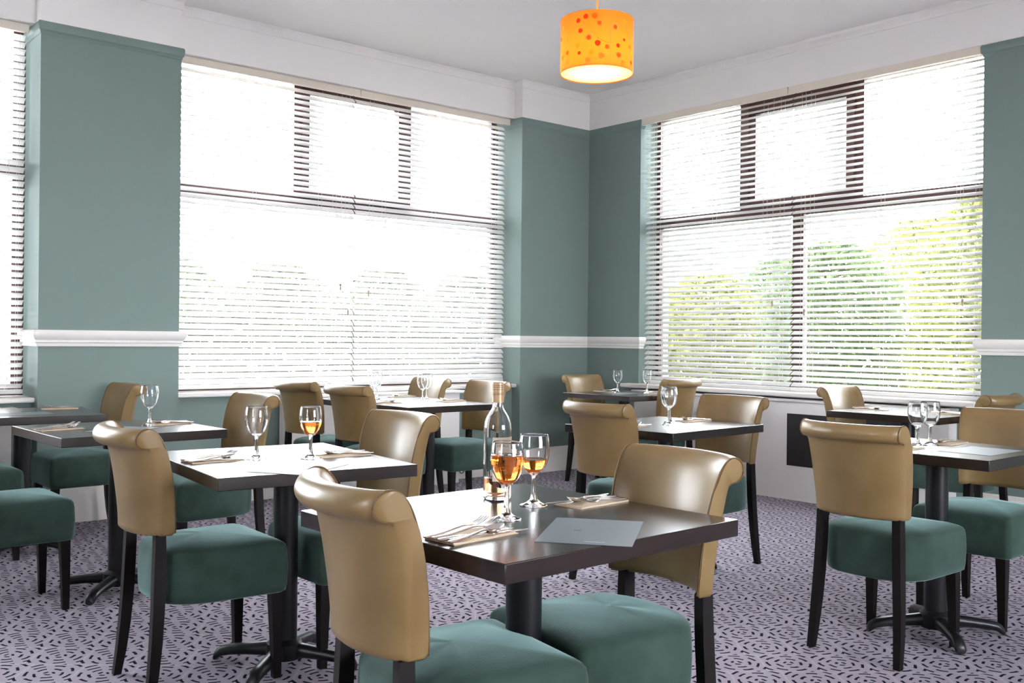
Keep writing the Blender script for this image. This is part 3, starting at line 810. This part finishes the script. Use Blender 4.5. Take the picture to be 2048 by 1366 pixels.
MENU = None
def menu(x, y, deg, label):
    """A4 card; (x, y) its corner, long side along deg"""
    global MENU
    if MENU is None:
        q = MB(); n = 6
        rings = [[(0.297*i/n, 0, 0.0), (0.297*i/n, -0.21, 0.0), (0.297*i/n, -0.21, 0.0009), (0.297*i/n, 0, 0.0009)] for i in range(n + 1)]
        MENU = q.loft(rings).mesh('menu_card', M['menu'], 30)
    o = obj('menu_card', MENU, None, (x, y, ZT + 0.0004), R(deg)); tag(o, label, 'menu', 'grey menu cards')
    return o
mc = menu(1.419, 1.589, 37.5, 'grey blue menu card overhanging the edge of the front table')
MB().box((0.142, -0.082, 0.0009), (0.150, -0.064, 0.00105)).build('print', M['menu_ink'], mc)
MB().box((0.024, -0.150, 0.0009), (0.029, -0.105, 0.00105)).build('print', M['menu_white'], mc)
menu(1.417, 2.973, 31, 'menu card bleached by window glare on the second table from the front')
menu(1.416, 4.621, 38, 'grey menu card on the table with a single glass, left of the pier')
menu(1.32, 5.93, 4, 'menu card lit white on the leftmost table')
menu(3.905, 1.935, 0, 'pale menu card at the front of the right edge table')
menu(3.73, 5.95, 5, 'white looking menu card in the middle of the four-seat table')
menu(5.76, 5.66, 2, 'bluish menu card on the corner table between the settings')

# ------------------------------------------------------------------ pendant lamp
ld = 4.72
lx0 = (1188 - 1024) / F_PX
LPOS = fw*ld + rt*(lx0*ld)
LZ0, LZ1, LR = 2.46, 2.715, 0.1725
e = empty('pendant_lamp', (LPOS.x, LPOS.y, LZ0)); tag(e, 'amber drum pendant lamp with red and yellow dots hanging from the ceiling', 'lamp')
n = 64
sh = MB().lathe([(LR, 0), (LR, LZ1 - LZ0), (LR - 0.0015, LZ1 - LZ0), (LR - 0.0015, 0)], n, closed_prof=True).build('lamp_shade', M['shade'], e)
MB().lathe([(0.0005, 0.004), (LR - 0.003, 0.004), (LR - 0.003, 0.006), (0.0005, 0.006)], n).build('diffuser', M['diffuser'], e)
MB().tube([(0, 0, ZC - LZ0), (0, 0, 0.16)], 0.0045, 8).build('flex', M['gold_cord'], e)
MB().lathe([(0.0005, ZC - LZ0), (0.05, ZC - LZ0), (0.045, ZC - LZ0 - 0.02), (0.008, ZC - LZ0 - 0.035), (0.0005, ZC - LZ0 - 0.035)], 24).build('ceiling_rose', M['gloss_white'], e)
MB().lathe([(0.0005, 0.175), (0.018, 0.175), (0.02, 0.12), (0.014, 0.115), (0.0005, 0.115)], 16).build('lamp_holder', M['gloss_white'], e)
q = MB()
for k_ in range(3):
    a = 2*PI*k_/3; q.tube([(0.018*math.cos(a), 0.018*math.sin(a), 0.16), ((LR-.001)*math.cos(a), (LR-.001)*math.sin(a), 0.235)], 0.0015, 5)
q.build('shade_spider', M['steel'], e)
for zz in (0.001, LZ1 - LZ0 - 0.001):
    MB().lathe([(LR + 0.0016*math.cos(t), zz + 0.0016*math.sin(t)) for t in (2*PI*i/6 for i in range(6))], n, closed_prof=True).build('rim', M['gold_cord'], e)
face = math.atan2(-LPOS.y, -LPOS.x)
def patch(q, ua, uz, rx, rz, mi, r=LR + 0.0007, hole=0):
    """disc on the drum: ua angle offset seen to the right, uz height; rx, rz radii in metres"""
    nn = 14; vs = []; 
    for i in range(nn):
        t = 2*PI*i/nn; w_ = 1 + 0.05*math.sin(3*t + ua*9)
        a = face + ua + rx*w_*math.cos(t)/LR; z = uz + rz*w_*math.sin(t)
        vs.append((r*math.cos(a), r*math.sin(a), z))
    a = face + ua; vs.append((r*math.cos(a), r*math.sin(a), uz))
    q.add(vs, [(i, (i+1) % nn, nn) for i in range(nn)], mi)
# dots read from the visible face: (x in -1..1 across, z 0..1 up, size, colour 0 red 1 orange 2 yellow, ring)
DOTS = [(-.50, .86, 13, 0, 0), (-.30, .92, 14, 0, 0), (-.06, .92, 16, 1, 0), (.06, .78, 13, 1, 1), (-.44, .65, 13, 0, 0), (-.22, .50, 15, 1, 1), (.02, .38, 16, 0, 0), (.27, .31, 13, 1, 0),
        (-.51, .36, 15, 2, 0), (-.47, .21, 10, 0, 0), (-.14, .20, 14, 2, 0), (.12, .13, 14, 2, 1), (-.24, .04, 14, 2, 1), (.48, .72, 15, 1, 1), (.74, .87, 14, 2, 0), (.82, .63, 12, 2, 0),
        (.72, .50, 9, 0, 0), (.56, .36, 12, 0, 0), (.87, .40, 11, 1, 0), (.93, .30, 12, 2, 0), (.58, .17, 15, 1, 1), (.70, .03, 13, 2, 1), (.92, .10, 12, 0, 0), (-.80, .53, 12, 2, 0), (-.89, .40, 11, 2, 0),
        (-.79, .27, 13, 1, 0), (-.93, .22, 12, 1, 0), (-.80, .09, 14, 2, 0), (-.91, .82, 13, 2, 0), (-.97, .62, 12, 0, 0), (-.90, -.0, 9, 2, 0)]
HS = LZ1 - LZ0
def xs(x): return math.asin(max(-1, min(1, x)))
DMATS = [M['dot_red'], M['dot_orange'], M['dot_yellow'], M['dot_line']]
def dot(ua, zz, s_, c_, ring=0):
    q = MB()
    if ring: patch(q, ua, zz, s_*1.35, s_*1.35, 3, LR + 0.0004); patch(q, ua, zz, s_*1.15, s_*1.15, 2, LR + 0.0006)
    patch(q, ua, zz, s_*(.8 if ring else 1), s_*(.8 if ring else 1), c_, LR + 0.0009)
    q.build('dot', DMATS, sh)
for (x, z, sz, c_, ring) in DOTS:
    zz = min(max(0.012 + z*(HS - 0.024), 0.016), HS - 0.016)
    dot(xs(x), zz, sz*0.00085, c_, ring)
rnd = random.Random(5)
for k_ in range(30): dot(rnd.uniform(PI*0.58, PI*1.42), rnd.uniform(0.02, HS - 0.02), 0.011, rnd.choice((0, 1, 2)))
for (x0_, z0_, x1_, z1_) in ((-.45, .82, .24, .40), (-.25, .86, -.02, .55), (-.35, .24, .0, .08), (.05, .30, .28, .10), (.24, .40, .68, .54), (.24, .62, .10, .76), (.30, .70, .30, .42), (.60, .22, .85, .28)):
    pts = []
    for i in range(9):
        t = i/8; x = x0_ + (x1_-x0_)*t; z = z0_ + (z1_-z0_)*t - 0.06*math.sin(PI*t)
        a = face + xs(x); pts.append(((LR+.0004)*math.cos(a), (LR+.0004)*math.sin(a), 0.012 + z*(HS-.024)))
    MB().tube(pts, 0.0009, 4).build('twig', M['dot_line'], sh)
a = face + xs(.36)
MB().tube([((LR+.0006)*math.cos(a), (LR+.0006)*math.sin(a), 0.002), ((LR+.0006)*math.cos(a), (LR+.0006)*math.sin(a), HS-.002)], 0.001, 4).build('seam', M['dot_line'], sh)
pl = bpy.data.lights.new('bulb', 'POINT'); pl.energy = 3.6; pl.color = (1.0, 0.74, 0.42); pl.shadow_soft_size = 0.035
po = bpy.data.objects.new('bulb', pl); COL.objects.link(po); po.parent = e; po.location = (0, 0, 0.085)

# ------------------------------------------------------------------ garden outside
g = MB().box((-30, -30, -0.62), (45, 45, -0.60)).build('ground', M['lawn']); struct(g, 'pale gravel outside the windows')
def shrub(x, y, h, rad, mat, label, nleaf, lean=0.0, seed=0):
    rr = random.Random(seed)
    e = empty('garden_tree', (x, y, -0.6)); tag(e, label, 'tree', 'trees outside the right window' if x > 9 else 'hedge outside the left window')
    t = MB(); t.tube([(0, 0, 0), (0.05, 0.02, h*0.4), (0.0, 0.05, h*0.75)], [0.07, 0.05, 0.02], 8)
    for k_ in range(6):
        a = rr.uniform(0, 2*PI); z = h*rr.uniform(0.25, 0.7)
        t.tube([(0, 0, z), (rad*0.6*math.cos(a), rad*0.6*math.sin(a), z + h*0.2)], [0.025, 0.008], 6)
    t.build('trunk', M['bark'], e)
    q = MB()
    for k_ in range(nleaf):
        # leaf clusters in a tall crown, denser low down
        z = h*(rr.random()**0.85)
        w_ = rad*(0.80 + 0.20*math.sin(PI*min(1, 0.25 + 0.75*z/h)))
        if z > h*0.86: w_ *= (1 - (z/h - 0.86)*4.5)
        a = rr.uniform(0, 2*PI); d = w_*math.sqrt(rr.random())
        c0 = Vector((d*math.cos(a), d*math.sin(a), z))
        n_ = Vector((rr.gauss(0, 1), rr.gauss(0, 1), rr.gauss(0.5, 1))).normalized()
        t1 = n_.orthogonal().normalized(); t2 = n_.cross(t1); s1 = rr.uniform(0.03, 0.06); s2 = s1*0.5
        q.add([c0 + t1*s1, c0 + t2*s2 + n_*0.008, c0 - t1*s1, c0 - t2*s2 + n_*0.008], [(0, 1, 2, 3)])
    q.build('foliage', mat, e)
TR = [(9.6, 4.2, 3.25, 0.85, 'leaf_yellow', 'tall bushy tree at the right end of the right window', 11000),
      (9.5, 5.9, 2.85, 0.85, 'leaf_green', 'green shrub behind the right half of the right window', 10000),
      (9.6, 7.6, 2.6, 0.85, 'leaf_yellow', 'yellow green shrub beside the window mullion', 9500),
      (9.6, 9.3, 2.35, 0.85, 'leaf_green', 'low shrub nearest the room corner seen through the right window', 9000),
      (11.6, 5.9, 3.3, 1.0, 'leaf_yellow', 'tallest tree, farther back at the right of the right window', 10000),
      (11.6, 7.9, 2.9, 1.0, 'leaf_green', 'green tree farther back right of the window mullion', 9500),
      (11.6, 9.9, 2.6, 1.0, 'leaf_yellow', 'shrub farther back in the left half of the right window', 9000)]
TR2 = [(3.9, 10.0, 'leftmost hedge shrub glimpsed through the left window blinds'), (5.2, 10.1, 'second hedge shrub glimpsed through the left window blinds'),
       (6.5, 10.0, 'third hedge shrub glimpsed through the left window blinds'), (7.8, 10.1, 'rightmost hedge shrub glimpsed through the left window blinds')]
TR += [(x, y, 2.6, 0.78, 'leaf_grey', lb, 9000) for x, y, lb in TR2]
for i, (x, y, h, rad, mk, lb, nl) in enumerate(TR): shrub(x, y, h, rad, M[mk], lb, nl, seed=i + 3)
